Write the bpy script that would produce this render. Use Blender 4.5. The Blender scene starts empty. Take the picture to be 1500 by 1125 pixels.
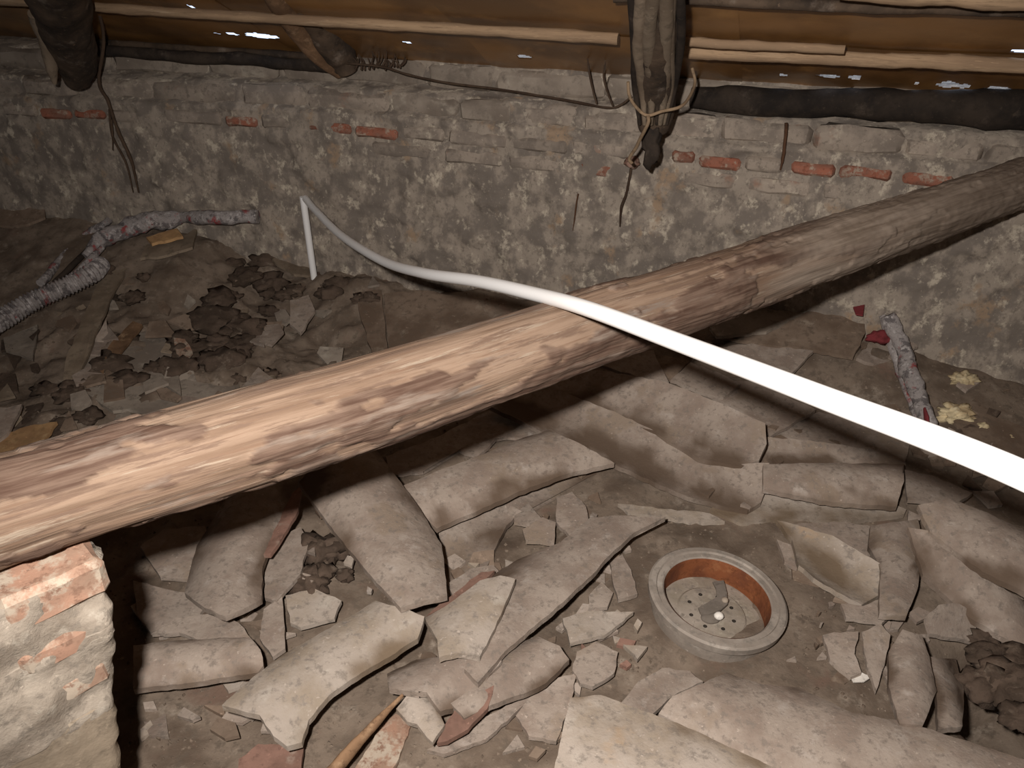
import bpy, bmesh, math, random
from mathutils import Vector, Matrix, noise
from mathutils.bvhtree import BVHTree
random.seed(11)
R = random.Random(7)
S = bpy.context.scene
C = S.collection
# ------------------------------------------------------------------ camera, sky, lamp, exposure
CAM = Vector((0, 0, 1.5)); PITCH = math.radians(31); FPX = 1177.0
cd = bpy.data.cameras.new('camera'); cam = bpy.data.objects.new('camera', cd); C.objects.link(cam)
cam.location = CAM; cam.rotation_euler = (math.radians(90) - PITCH, 0, 0)
cd.sensor_width = 36; cd.lens = 36 * FPX / 1500; cd.clip_start = 0.02
S.camera = cam
w = bpy.data.worlds.new('daylight'); S.world = w; w.use_nodes = True
w.node_tree.nodes['Background'].inputs[0].default_value = (0.66, 0.78, 1.0, 1)
w.node_tree.nodes['Background'].inputs[1].default_value = 1.6
ld = bpy.data.lights.new('hand_torch', 'SPOT'); ld.energy = 212; ld.shadow_soft_size = 0.024
ld.spot_size = math.radians(120); ld.spot_blend = 1.0; ld.color = (1.0, 0.925, 0.86)
lamp = bpy.data.objects.new('hand_torch', ld); C.objects.link(lamp)
FW = Vector((0, math.cos(PITCH), -math.sin(PITCH))); UP = Vector((0, math.sin(PITCH), math.cos(PITCH)))
lamp.location = CAM + Vector((-0.125, 0, 0)) + UP * 0.10 - FW * 0.06
lamp.rotation_euler = (FW + Vector((0.10, 0, 0)) - UP * 0.10).to_track_quat('-Z', 'Y').to_euler()
S.view_settings.view_transform = 'Standard'; S.view_settings.look = 'None'
S.view_settings.gamma = 1; S.view_settings.use_curve_mapping = False; S.view_settings.exposure = 0.0

# ------------------------------------------------------------------ geometry helpers
def ray(px, py):
    return FW + Vector(((px - 750) / FPX, 0, 0)) + UP * ((562.5 - py) / FPX)
def D(px, py, d): return CAM + ray(px, py) * d
def U(px, py, z):
    r = ray(px, py); return CAM + r * ((z - CAM.z) / r.z)
def project(p):
    v = p - CAM; d = v.dot(FW)
    return 750 + FPX * v.x / d, 562.5 - FPX * v.dot(UP) / d
def fbm(p, o=4):
    return noise.fractal(p, 1.0, 2.0, o, noise_basis='PERLIN_ORIGINAL')
def sstep(a, b, x):
    t = max(0, min(1, (x - a) / (b - a))); return t * t * (3 - 2 * t)

# wall line: corner K, main run WR to the right, left run WL
K = U(450, 410, 0.075); K.z = 0
WR = Vector((0.945, -0.326, 0)).normalized(); NR = Vector((-WR.y * -1, -WR.x, 0)); NR = Vector((WR.y, -WR.x, 0))
WL = Vector((0.985, -0.174, 0)).normalized(); NL = Vector((WL.y, -WL.x, 0))
def wpt(a, z, off=0.0):
    """a metres along the wall, height z, off metres out of its face"""
    d, n = (WR, NR) if a >= 0 else (WL, NL)
    k = sstep(-.35, .35, a); n = (NL * (1 - k) + NR * k).normalized()
    return K + d * a + n * off + Vector((0, 0, z))
def WPX(px, py, off=0.0):
    """(a, z) of the wall-face point seen at a pixel"""
    r = ray(px, py)
    res = None
    for d, n, right in ((WR, NR, True), (WL, NL, False)):
        t = ((K + n * off) - CAM).dot(n) / r.dot(n)
        p = CAM + r * t; a = (p - K).dot(d)
        if (a >= 0) == right: return a, p.z
        res = (a, p.z)
    return res

# floor relief
def at0(px, py): p = U(px, py, 0.0); return (p.x, p.y)
BUMPS = [(*at0(300, 500), .05, .3), (*at0(520, 460), .04, .25),
         (*at0(950, 590), .07, .42), (*at0(1250, 520), .04, .3), (*at0(1520, 1010), -.45, .10), (*at0(480, 835), .03, .12),
         (*at0(1510, 1010), -.22, .16), (*at0(120, 600), .04, .3)]
HEAP = [(-3, .30), (-1.42, .32), (-1.07, .32), (-.77, .27), (-.44, .24), (-.2, .14), (0, .075), (.5, .11), (1.09, .15), (2.2, .17), (2.35, .16), (2.6, .11), (2.85, .07), (3.6, .05)]
def heap(a):
    for (a0, h0), (a1, h1) in zip(HEAP, HEAP[1:]):
        if a <= a1: t = sstep(0, 1, max(0, (a - a0) / (a1 - a0))); return h0 + (h1 - h0) * t
    return .05
def gz0(x, y):
    v = Vector((x, y, 0)) - K; a = v.dot(WR); d = max(0, v.dot(NR)); wd = .30 + .35 * sstep(.2, -.6, a) if a < .2 else .30
    wd = .30 + .32 * (1 - sstep(-.6, .2, a))
    h = heap(a) * math.exp(-(d / wd) ** 2)
    for bx, by, a, r in BUMPS:
        q = ((x - bx) ** 2 + (y - by) ** 2) / (r * r)
        if q < 9: h += a * math.exp(-q)
    return h
def gz(x, y):
    h = gz0(x, y)
    rough = 1 + 2.6 * math.exp(-((x + 1.05) ** 2 + (y - 2.6) ** 2) / 0.9)
    h += .016 * rough * fbm(Vector((x * 3.2, y * 3.2, 1.7)), 3)
    v = fbm(Vector((x * 13, y * 13, 5.1)), 3)
    h += .007 * rough * v + .0045 * rough * abs(fbm(Vector((x * 34, y * 34, 9)), 2))
    return h
def G(px, py, dz=0.0):
    z = 0.0
    for _ in range(8):
        p = U(px, py, z); z = gz0(p.x, p.y) + dz
    return U(px, py, z)

def setp(o, label=None, cat=None, group=None, kind=None):
    if label: o['label'] = label
    if cat: o['category'] = cat
    if group: o['group'] = group
    if kind: o['kind'] = kind
    return o
def link_mesh(name, verts, faces, mat, parent=None, smooth=True, recentre=True, mats=None, fm=None):
    me = bpy.data.meshes.new(name)
    org = Vector((0, 0, 0))
    vs = [Vector(v) for v in verts]
    if recentre and parent is None:
        n = len(vs); org = Vector((sum(v.x for v in vs) / n, sum(v.y for v in vs) / n, min(v.z for v in vs)))
    elif parent is not None: org = parent.matrix_world.translation.copy() if recentre else org
    me.from_pydata([tuple(v - org) for v in vs], [], faces)
    bm = bmesh.new(); bm.from_mesh(me)
    bmesh.ops.remove_doubles(bm, verts=bm.verts, dist=1e-6)
    bmesh.ops.recalc_face_normals(bm, faces=bm.faces)
    bm.to_mesh(me); bm.free()
    me.materials.append(mat)
    for m in (mats or []): me.materials.append(m)
    if smooth:
        me.polygons.foreach_set('use_smooth', [True] * len(me.polygons))
    o = bpy.data.objects.new(name, me); C.objects.link(o)
    if parent is None: o.location = org
    else: o.parent = parent
    bpy.context.view_layer.update() if parent is None and False else None
    if parent is None: o.matrix_world = Matrix.Translation(org)
    return o
def empty(name, loc):
    o = bpy.data.objects.new(name, None); C.objects.link(o); o.location = loc
    o.matrix_world = Matrix.Translation(Vector(loc)); o.empty_display_size = .05
    return o
def sharp_by_angle(o, ang=35):
    bm = bmesh.new(); bm.from_mesh(o.data)
    for e in bm.edges:
        if len(e.link_faces) == 2 and e.calc_face_angle(0) > math.radians(ang): e.smooth = False
    bm.to_mesh(o.data); bm.free(); return o

# ------------------------------------------------------------------ materials
def mat(name, base, dark=None, light=None, rough=.9, scale=6, bump=.4, bscale=40, rnd=.12, stretch=(1, 1, 1), spec=.25,
        third=None, thr=.62, metal=0, coat=0, dark_r=(.35, .62), light_r=(.55, .75), attr=None, fine=True):
    m = bpy.data.materials.new(name); m.use_nodes = True; nt = m.node_tree; N = nt.nodes; L = nt.links
    b = N['Principled BSDF']; b.inputs['Roughness'].default_value = rough
    b.inputs['Specular IOR Level'].default_value = spec; b.inputs['Metallic'].default_value = metal
    b.inputs['Coat Weight'].default_value = coat
    tc = N.new('ShaderNodeTexCoord'); mp = N.new('ShaderNodeMapping'); mp.inputs['Scale'].default_value = stretch
    L.new(tc.outputs['Object'], mp.inputs[0])
    oi = N.new('ShaderNodeObjectInfo')
    ad = N.new('ShaderNodeVectorMath'); ad.operation = 'MULTIPLY_ADD'
    L.new(oi.outputs['Random'], ad.inputs[0]); ad.inputs[1].default_value = (31, 17, 23); L.new(mp.outputs[0], ad.inputs[2])
    def nz(sc, det=5, rg=.6):
        n = N.new('ShaderNodeTexNoise'); n.inputs['Scale'].default_value = sc; n.inputs['Detail'].default_value = det
        n.inputs['Roughness'].default_value = rg; L.new(ad.outputs[0], n.inputs['Vector']); return n
    def rng(src, a, c):
        r = N.new('ShaderNodeMapRange'); r.interpolation_type = 'SMOOTHSTEP'
        r.inputs[1].default_value = a; r.inputs[2].default_value = c; L.new(src, r.inputs[0]); return r.outputs[0]
    def mix(f, a, c):
        x = N.new('ShaderNodeMix'); x.data_type = 'RGBA'
        L.new(f, x.inputs[0])
        for s, v in ((6, a), (7, c)):
            if isinstance(v, tuple): x.inputs[s].default_value = (*v, 1)
            else: L.new(v, x.inputs[s])
        return x.outputs[2]
    col = base
    if dark: col = mix(rng(nz(scale).outputs[0], dark_r[1], dark_r[0]), col, dark)
    if light: col = mix(rng(nz(scale * 1.7, 6, .65).outputs[0], light_r[0], light_r[1]), col, light)
    if third: col = mix(rng(nz(scale * .6, 4).outputs[0], thr, thr + .1), col, third)
    if fine: col = mix(rng(nz(scale * 5, 4, .7).outputs[0], .50, .68), col, tuple(c * .62 for c in base))
    if fine: col = mix(rng(nz(scale * 9, 3, .6).outputs[0], .63, .75), col, tuple(min(1, c * 1.25) for c in base))
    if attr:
        a_ = N.new('ShaderNodeAttribute'); a_.attribute_name = 'dirt_edge_tone'; col = mix(a_.outputs['Fac'], col, attr)
    if isinstance(col, tuple):
        rgb = N.new('ShaderNodeRGB'); rgb.outputs[0].default_value = (*col, 1); col = rgb.outputs[0]
    hv = N.new('ShaderNodeHueSaturation'); L.new(col, hv.inputs['Color'])
    mr = N.new('ShaderNodeMapRange'); mr.inputs[3].default_value = 1 - rnd; mr.inputs[4].default_value = 1 + rnd
    L.new(oi.outputs['Random'], mr.inputs[0]); L.new(mr.outputs[0], hv.inputs['Value'])
    L.new(hv.outputs[0], b.inputs['Base Color'])
    if bump:
        bp = N.new('ShaderNodeBump'); bp.inputs['Strength'].default_value = bump; bp.inputs['Distance'].default_value = .004
        L.new(nz(bscale, 6, .7).outputs[0], bp.inputs['Height']); L.new(bp.outputs[0], b.inputs['Normal'])
    return m
M = {}
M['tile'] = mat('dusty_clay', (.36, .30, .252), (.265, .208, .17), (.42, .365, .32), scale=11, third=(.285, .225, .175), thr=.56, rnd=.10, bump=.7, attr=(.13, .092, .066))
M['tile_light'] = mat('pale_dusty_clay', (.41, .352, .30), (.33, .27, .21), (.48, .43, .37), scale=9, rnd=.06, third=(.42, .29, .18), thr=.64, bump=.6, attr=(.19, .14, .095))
M['tile_brown'] = mat('brown_dusty_clay', (.24, .18, .135), (.15, .105, .075), (.33, .27, .21), scale=7)
M['terra'] = mat('bare_terracotta', (.26, .15, .115), (.17, .10, .075), (.34, .27, .22), scale=9)
M['dirt'] = mat('dusty_dirt', (.22, .172, .132), (.125, .092, .068), (.34, .285, .23), scale=7, bump=.9, bscale=30, rnd=0, third=(.18, .12, .09), thr=.60)
M['plaster'] = mat('stained_plaster', (.335, .285, .235), (.19, .162, .138), (.50, .44, .355), scale=13, bump=.9, bscale=26, rnd=0,
                   stretch=(1, 1, .8), dark_r=(.42, .58), light_r=(.54, .66), third=(.33, .24, .165), thr=.60)
M['brick_red'] = mat('red_brick', (.33, .125, .08), (.24, .125, .09), (.38, .30, .235), scale=15, light_r=(.50, .62), rnd=.15)
M['brick_orange'] = mat('orange_brick', (.34, .20, .14), (.27, .18, .13), (.40, .335, .265), scale=12, light_r=(.44, .58))
M['brick_grey'] = mat('mortar_smeared_brick', (.34, .285, .235), (.22, .185, .155), (.48, .42, .34), scale=11, third=(.28, .18, .135), thr=.6)
M['mortar'] = mat('crumbling_mortar', (.32, .275, .225), (.20, .165, .13), (.41, .37, .31), scale=12, bump=1, bscale=50)
M['pier'] = mat('dusty_pier_face', (.31, .25, .185), (.23, .185, .135), (.37, .315, .245), scale=6, bump=.7, bscale=40)
M['pipe'] = mat('white_plastic', (.86, .86, .86), fine=False, rough=.32, bump=0, spec=.5, rnd=0)
M['drum'] = mat('dusty_metal', (.37, .325, .28), (.27, .23, .195), (.44, .40, .355), rough=.65, scale=8, bump=.25, rnd=0)
M['rust'] = mat('orange_rust', (.22, .075, .03), (.13, .045, .022), (.28, .115, .05), rough=.75, scale=14, rnd=0)
M['disc'] = mat('dusty_drum_floor', (.36, .31, .26), (.26, .22, .17), (.46, .42, .34), scale=9, rnd=0)
M['bracket'] = mat('dusty_grey_metal', (.20, .17, .145), (.13, .11, .09), (.27, .23, .2), rnd=0)
M['hole_shade'] = mat('painted_hole_shade', (.03, .025, .02), bump=0)  # near-black colour for the shade inside the bolt holes
M['wood_dark'] = mat('aged_dark_wood', (.115, .08, .055), (.035, .026, .02), (.23, .185, .15), scale=6, stretch=(1, 1, 1), bump=.7, bscale=20)
M['wood_black'] = mat('blackened_wood', (.05, .037, .028), (.018, .014, .012), (.09, .07, .055), scale=7, bump=.6)
M['wood_tan'] = mat('tan_batten_wood', (.42, .29, .18), (.28, .19, .12), (.50, .37, .25), scale=5, stretch=(.5, .5, 6), bump=.3, rnd=.15)
M['wood_brown'] = mat('brown_splinter', (.25, .15, .085), (.12, .07, .04), (.42, .28, .17), scale=9)
M['wood_grey'] = mat('dusty_plank', (.26, .205, .15), (.16, .12, .085), (.34, .28, .21), scale=6)
M['wood_yellow'] = mat('yellow_fresh_wood', (.50, .31, .15), (.34, .20, .10), (.55, .38, .2), scale=9)
M['film'] = mat('amber_sheet', (.30, .15, .05), (.16, .08, .03), (.38, .2, .07), fine=False, rough=.33, spec=.5, scale=3, bump=.25, bscale=12, rnd=.05)
M['cord'] = mat('jute_cord', (.27, .19, .12), bump=.3)
M['twig'] = mat('dry_twig', (.09, .06, .04), (.05, .03, .02), bump=.4)
M['foam'] = mat('yellowed_foam', (.66, .56, .36), (.45, .34, .2), (.75, .68, .5), scale=14, bump=.8)
M['paper'] = mat('white_scrap', (.78, .74, .68), bump=.2)
M['cloth_red'] = mat('red_scrap', (.20, .035, .04), bump=.4)
M['stone'] = mat('grey_stone', (.30, .255, .21), (.20, .165, .135), (.40, .355, .295), scale=5)
M['clod'] = mat('dry_mud', (.105, .074, .055), (.06, .042, .03), (.22, .175, .135), scale=9, bump=1, bscale=50)
M['iron'] = mat('rusty_iron', (.09, .045, .025), bump=.3)

def hose_mat():
    m = mat('printed_plastic_wrap', (.33, .30, .29), (.14, .125, .125), (.46, .43, .42), scale=26, bump=.6, bscale=60, third=(.30, .06, .06), thr=.56, rnd=.05, dark_r=(.42, .5), light_r=(.55, .6))
    return m
M['wrap'] = hose_mat()

# log: colour driven by the relief of the remaining bark
def log_mat():
    m = bpy.data.materials.new('debarked_log'); m.use_nodes = True; N = m.node_tree.nodes; L = m.node_tree.links
    b = N['Principled BSDF']; b.inputs['Roughness'].default_value = .85; b.inputs['Specular IOR Level'].default_value = .25
    def attr(n): a = N.new('ShaderNodeAttribute'); a.attribute_name = n; return a.outputs['Fac']
    tc = N.new('ShaderNodeAttribute'); tc.attribute_name = 'grain'
    def nz(sc, det=6, rg=.6, st=(1, 1, 1)):
        mp = N.new('ShaderNodeMapping'); mp.inputs['Scale'].default_value = st; L.new(tc.outputs['Vector'], mp.inputs[0])
        n = N.new('ShaderNodeTexNoise'); n.inputs['Scale'].default_value = sc; n.inputs['Detail'].default_value = det
        n.inputs['Roughness'].default_value = rg; L.new(mp.outputs[0], n.inputs['Vector']); return n.outputs[0]
    def rng(s, a, c):
        r = N.new('ShaderNodeMapRange'); r.interpolation_type = 'SMOOTHSTEP'; r.inputs[1].default_value = a; r.inputs[2].default_value = c
        L.new(s, r.inputs[0]); return r.outputs[0]
    def mix(f, a, c):
        x = N.new('ShaderNodeMix'); x.data_type = 'RGBA'; L.new(f, x.inputs[0])
        for s, v in ((6, a), (7, c)):
            if isinstance(v, tuple): x.inputs[s].default_value = (*v, 1)
            else: L.new(v, x.inputs[s])
        return x.outputs[2]
    wood = mix(rng(nz(8, st=(.4, 1, 1)), .36, .62), (.165, .107, .072), (.25, .175, .125))
    wood = mix(rng(nz(22, st=(.25, 1, 1)), .52, .72), wood, (.17, .105, .07))
    wood = mix(rng(nz(3.5), .56, .68), wood, (.20, .165, .14))
    wood = mix(rng(nz(11, 7, .7, st=(.55, 1, 1)), .50, .60), wood, (.15, .098, .07))
    wood = mix(rng(nz(17, 7, .7, st=(.5, 1, 1)), .56, .66), wood, (.29, .23, .175))
    bark = mix(rng(nz(16, st=(.4, 1, 1)), .35, .65), (.075, .042, .029), (.16, .108, .08))
    bark = mix(rng(nz(5), .52, .66), bark, (.20, .155, .125))
    col = mix(attr('bark'), wood, bark)
    dusty = mix(rng(nz(9, st=(.5, 1, 1)), .35, .65), (.19, .145, .11), (.31, .25, .20))
    col = mix(attr('dusty'), col, dusty)
    L.new(col, b.inputs['Base Color'])
    bp = N.new('ShaderNodeBump'); bp.inputs['Strength'].default_value = .6; bp.inputs['Distance'].default_value = .004
    L.new(nz(26, st=(.25, 1, 1)), bp.inputs['Height']); L.new(bp.outputs[0], b.inputs['Normal'])
    return m
M['log'] = log_mat()

# ------------------------------------------------------------------ generic builders
def sweep(name, pts, rad, material, parent=None, seg=12, sub=10, rough=0.0, ribs=None, cap=True, flat=1.0, rfreq=20, seed=0):
    """tube along a Catmull-Rom path through pts; rad constant or per point"""
    rads = rad if isinstance(rad, (list, tuple)) else [rad] * len(pts)
    P = [pts[0] * 2 - pts[1]] + list(pts) + [pts[-1] * 2 - pts[-2]]
    Q = []; RR = []
    for i in range(1, len(P) - 2):
        for k in range(sub):
            t = k / sub
            a, b_, c, d = P[i - 1], P[i], P[i + 1], P[i + 2]
            Q.append(.5 * ((2 * b_) + (c - a) * t + (2 * a - 5 * b_ + 4 * c - d) * t * t + (3 * b_ - a - 3 * c + d) * t ** 3))
            RR.append(rads[i - 1] * (1 - t) + rads[i] * t)
    Q.append(Vector(pts[-1])); RR.append(rads[-1])
    vs, fs = [], []
    n0 = None; dist = 0
    for i, q in enumerate(Q):
        tg = (Q[min(i + 1, len(Q) - 1)] - Q[max(i - 1, 0)]).normalized()
        if n0 is None: n0 = tg.cross(Vector((.13, .2, .97))).normalized()
        n0 = (n0 - tg * n0.dot(tg)).normalized(); bn = tg.cross(n0)
        if i: dist += (q - Q[i - 1]).length
        for j in range(seg):
            th = 2 * math.pi * j / seg
            r = RR[i]
            if ribs: r *= 1 + .13 * math.sin(dist * ribs)
            dv = n0 * math.cos(th) * flat + bn * math.sin(th)
            if rough: r *= 1 + rough * fbm((q + dv * r) * rfreq + Vector((seed, 0, 0)), 3)
            vs.append(q + dv * r)
    for i in range(len(Q) - 1):
        for j in range(seg):
            a = i * seg + j; b_ = i * seg + (j + 1) % seg
            fs.append((a, b_, b_ + seg, a + seg))
    if cap:
        fs.append(tuple(range(seg))); fs.append(tuple(range((len(Q) - 1) * seg, len(Q) * seg)))
    return sharp_by_angle(link_mesh(name, vs, fs, material, parent), 60)
def block(name, cen, ax, ay, az, material, parent=None, jit=.003, cuts=1, rnd=.004, seed=0):
    """rough-edged brick or block with half-axes ax, ay, az"""
    bm = bmesh.new(); bmesh.ops.create_cube(bm, size=2)
    if rnd:
        big = Matrix((ax, ay, az)).transposed()
        for v in bm.verts: v.co = big @ v.co
        bmesh.ops.recalc_face_normals(bm, faces=bm.faces)
        bmesh.ops.bevel(bm, geom=list(bm.edges), offset=rnd, segments=1, affect='EDGES')
    if cuts: bmesh.ops.subdivide_edges(bm, edges=[e for e in bm.edges if e.calc_length() > 2.5 * rnd], cuts=cuts, use_grid_fill=True)
    for v in bm.verts:
        p = v.co * 22 + Vector((seed * 3.1, seed, cen.x * 9))
        v.co += noise.noise_vector(p) * jit
    vs = [v.co + cen for v in bm.verts]; fs = [tuple(v.index for v in f.verts) for f in bm.faces]
    bm.verts.index_update(); bm.free()
    return sharp_by_angle(link_mesh(name, vs, fs, material, parent), 40)
def lump(name, cen, r, material, parent=None, amp=.35, freq=1.6, sq=(1, 1, .7), level=3, seed=0):
    bm = bmesh.new(); bmesh.ops.create_icosphere(bm, subdivisions=level, radius=1)
    vs = []
    for v in bm.verts:
        n = v.co.normalized(); k = 1 + amp * fbm(n * freq + Vector((seed * 7.3, 0, 0)), 3)
        vs.append(cen + Vector((n.x * sq[0], n.y * sq[1], n.z * sq[2])) * r * k)
    fs = [tuple(v.index for v in f.verts) for f in bm.faces]; bm.free()
    return link_mesh(name, vs, fs, material, parent)

def piece(name, label, cat, pts, dz, axis=None, b=0.0, m='tile', tilt=(0, 0), th=.013, jag=1.2, group=None, grain=9, seed=None, slope=True):
    """a curved slab (whole roof tile or sherd) with the given outline; b arches it (+) or hollows it (-) across its axis"""
    b *= 1.8
    rr = random.Random(seed if seed is not None else hash_(pts))
    cx = sum(p[0] for p in pts) / len(pts); cy = sum(p[1] for p in pts) / len(pts)
    c0 = U(cx, cy, 0)
    for _ in range(6): c0 = U(cx, cy, gz0(c0.x, c0.y) + dz)
    z0 = c0.z
    if slope: e_ = .06; tilt = (tilt[0] + (gz0(c0.x + e_, c0.y) - gz0(c0.x - e_, c0.y)) / (2 * e_) * .8, tilt[1] + (gz0(c0.x, c0.y + e_) - gz0(c0.x, c0.y - e_)) / (2 * e_) * .8)
    # dense outline
    out = []
    n = len(pts)
    for i in range(n):
        p, q = pts[i], pts[(i + 1) % n]
        ln = math.hypot(q[0] - p[0], q[1] - p[1]); k = max(1, int(ln / grain))
        nx, ny = -(q[1] - p[1]) / max(ln, 1e-6), (q[0] - p[0]) / max(ln, 1e-6)
        for s in range(k):
            t = s / k; e = (rr.random() - .5) * 2 * jag * (0.5 if s == 0 else 1)
            out.append((p[0] + (q[0] - p[0]) * t + nx * e, p[1] + (q[1] - p[1]) * t + ny * e))
    if axis:
        A = U(*axis[0], z0); B = U(*axis[1], z0)
    else:
        far = max(out, key=lambda p: (p[0] - cx) ** 2 + (p[1] - cy) ** 2)
        A = c0.copy(); B = U(*far, z0)
        axis = ((cx, cy), ((cx + far[0]) / 2, (cy + far[1]) / 2))
    ad = (B - A); ad.z = 0; ad.normalize()
    perp = Vector((-ad.y, ad.x, 0))
    flatp = [U(px, py, z0) for px, py in out]
    hw = max(1e-3, max(abs((p - A).dot(perp)) for p in flatp))
    bb = min(abs(b), .46 * hw)
    def surf(p):
        d = (p - A).dot(perp) / hw
        arch = (1 - min(1, d * d)) * (1 if b > 0 else -1)
        return z0 + tilt[0] * (p.x - c0.x) + tilt[1] * (p.y - c0.y) + bb * arch + .0045 * fbm(Vector((p.x * 8, p.y * 8, z0 * 31)), 3)
    def hit(px, py):
        z = z0
        for _ in range(14):
            p = U(px, py, z); z = z * .35 + surf(p) * .65
        return U(px, py, z)
    ax0, ax1 = axis; L2 = (ax1[0] - ax0[0]) ** 2 + (ax1[1] - ax0[1]) ** 2
    def tgt(p):
        t = ((p[0] - ax0[0]) * (ax1[0] - ax0[0]) + (p[1] - ax0[1]) * (ax1[1] - ax0[1])) / max(L2, 1e-6)
        t = max(.12, min(.88, t)); return (ax0[0] + (ax1[0] - ax0[0]) * t, ax0[1] + (ax1[1] - ax0[1]) * t)
    rings = (0, .06, .16, .3, .5, .75, 1.0) if abs(b) > 0 else (0, .12, .5, 1.0)
    T = [tgt(p) for p in out]
    vs = []; m_ = len(out)
    for s in rings:
        for p, t in zip(out, T): vs.append(hit(p[0] + (t[0] - p[0]) * s, p[1] + (t[1] - p[1]) * s))
    fs = []
    for r in range(len(rings) - 1):
        for j in range(m_):
            a, c = r * m_ + j, r * m_ + (j + 1) % m_
            fs.append((a, c, c + m_, a + m_))
    nt = len(vs)
    # underside: the same surface one thickness lower, edge slightly chipped
    for v in vs[:]: vs.append(v - Vector((0, 0, th)))
    ft = list(fs)
    for f in ft: fs.append(tuple(reversed([i + nt for i in f])))
    for j in range(m_):
        a, c = j, (j + 1) % m_
        fs.append((a, a + nt, c + nt, c))
    # axis strip closes the middle: the last ring folds onto the axis line
    o = link_mesh(name, vs, fs, M[m])
    sharp_by_angle(o, 26)
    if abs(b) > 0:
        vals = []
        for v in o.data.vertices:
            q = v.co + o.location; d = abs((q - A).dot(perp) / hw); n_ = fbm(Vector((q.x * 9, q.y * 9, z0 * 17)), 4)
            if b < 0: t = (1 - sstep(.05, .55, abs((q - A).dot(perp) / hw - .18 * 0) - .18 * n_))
            else: t = sstep(.55, 1.0, d + .45 * n_) * .75  # hollow tiles carry trough dirt; arched ones darken towards their edges
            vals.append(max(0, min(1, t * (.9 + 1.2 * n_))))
        at = o.data.attributes.new('dirt_edge_tone', 'FLOAT', 'POINT'); at.data.foreach_set('value', vals)
    return setp(o, label, cat, group)
def hash_(pts):
    h = 7
    for p in pts: h = (h * 31 + int(p[0] * 3) + int(p[1]) * 7) % 100003
    return h

# ------------------------------------------------------------------ floor
def build_floor():
    x0, x1, y0, y1, st = -2.9, 2.9, -1.2, 4.0, .016
    nx = int((x1 - x0) / st); ny = int((y1 - y0) / st)
    vs, fs = [], []
    for j in range(ny + 1):
        y = y0 + (y1 - y0) * j / ny
        for i in range(nx + 1):
            x = x0 + (x1 - x0) * i / nx; vs.append((x, y, gz(x, y)))
    for j in range(ny):
        for i in range(nx):
            a = j * (nx + 1) + i; fs.append((a, a + 1, a + nx + 2, a + nx + 1))
    me = bpy.data.meshes.new('floor'); me.from_pydata(vs, [], fs); me.materials.append(M['dirt'])
    me.polygons.foreach_set('use_smooth', [True] * len(me.polygons))
    o = bpy.data.objects.new('floor', me); C.objects.link(o); setp(o, kind='structure')
    return o
build_floor()

# ------------------------------------------------------------------ back wall
ZC0, ZC1 = .722, .782      # the brick course
def wall_off(a, z):
    o = .008 * fbm(Vector((a * 2.2, z * 2.2, 3)), 4) + .009 * fbm(Vector((a * 12, z * 14, 8)), 4)
    o += .012 * sstep(-.1, .25, fbm(Vector((a * 4.3, z * 5.1, 21)), 4))          # crust that is still on
    lim = ZC0 - .02 + .03 * fbm(Vector((a * 3, 0, 4)), 3)
    o -= .004 * sstep(lim, lim + .02, z)                                         # plaster stops under the bricks
    lim2 = ZC1 + .02 + .01 * fbm(Vector((a * 5, 0, 7)), 2)
    o -= .040 * sstep(lim2, lim2 + .02, z)
    lim3 = .885 + .015 * fbm(Vector((a * 4, 2, 7)), 2)
    o -= .09 * sstep(lim3, lim3 + .015, z)
    return o
def build_wall():
    a0, a1, z0, z1, st = -2.6, 3.5, -.25, .985, .011
    na = int((a1 - a0) / st); nz_ = int((z1 - z0) / st)
    vs, fs = [], []
    for j in range(nz_ + 2):
        z = min(z0 + (z1 - z0) * j / nz_, z1)
        for i in range(na + 1):
            a = a0 + (a1 - a0) * i / na
            if j == nz_ + 1: vs.append(wpt(a, z1, -.42))
            else: vs.append(wpt(a, z + (.012 * fbm(Vector((a * 6, 1, 1)), 3) if j == nz_ else 0), wall_off(a, z)))
    for j in range(nz_ + 1):
        for i in range(na):
            k = j * (na + 1) + i; fs.append((k, k + 1, k + na + 2, k + na + 1))
    me = bpy.data.meshes.new('wall_back'); me.from_pydata([tuple(v) for v in vs], [], fs); me.materials.append(M['plaster'])
    me.polygons.foreach_set('use_smooth', [True] * len(me.polygons))
    o = bpy.data.objects.new('wall_back', me); C.objects.link(o); setp(o, kind='structure'); return o
wall = build_wall()
def wall_block(a0, a1, z0, z1, out, m, name='brick', jit=.006, rnd=.010, depth=.04, seed=0):
    am = (a0 + a1) / 2; d, n = (WR, NR) if am >= 0 else (WL, NL)
    c = wpt(am, (z0 + z1) / 2, out - depth)
    return block(name, c, d * (a1 - a0) / 2, n * depth, Vector((0, 0, (z1 - z0) / 2)), M[m], wall, jit=jit, cuts=2, rnd=rnd, seed=seed)
course = [(2, 50, 'brick_grey'), (56, 100, 'brick_red'), (106, 150, 'brick_red'), (156, 232, 'brick_grey'), (238, 320, 'brick_grey'), (326, 372, 'brick_red'),
          (378, 440, 'brick_grey'), (450, 512, 'brick_red'), (518, 580, 'brick_red'), (588, 650, 'brick_grey'), (657, 742, 'brick_grey'),
          (750, 832, 'brick_grey'), (838, 920, 'brick_grey'), (985, 1020, 'brick_red'), (1026, 1087, 'brick_red'), (1093, 1150, 'brick_grey'),
          (1160, 1226, 'brick_red'), (1232, 1310, 'brick_red'), (1322, 1400, 'brick_red'), (1410, 1500, 'brick_grey')]
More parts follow.
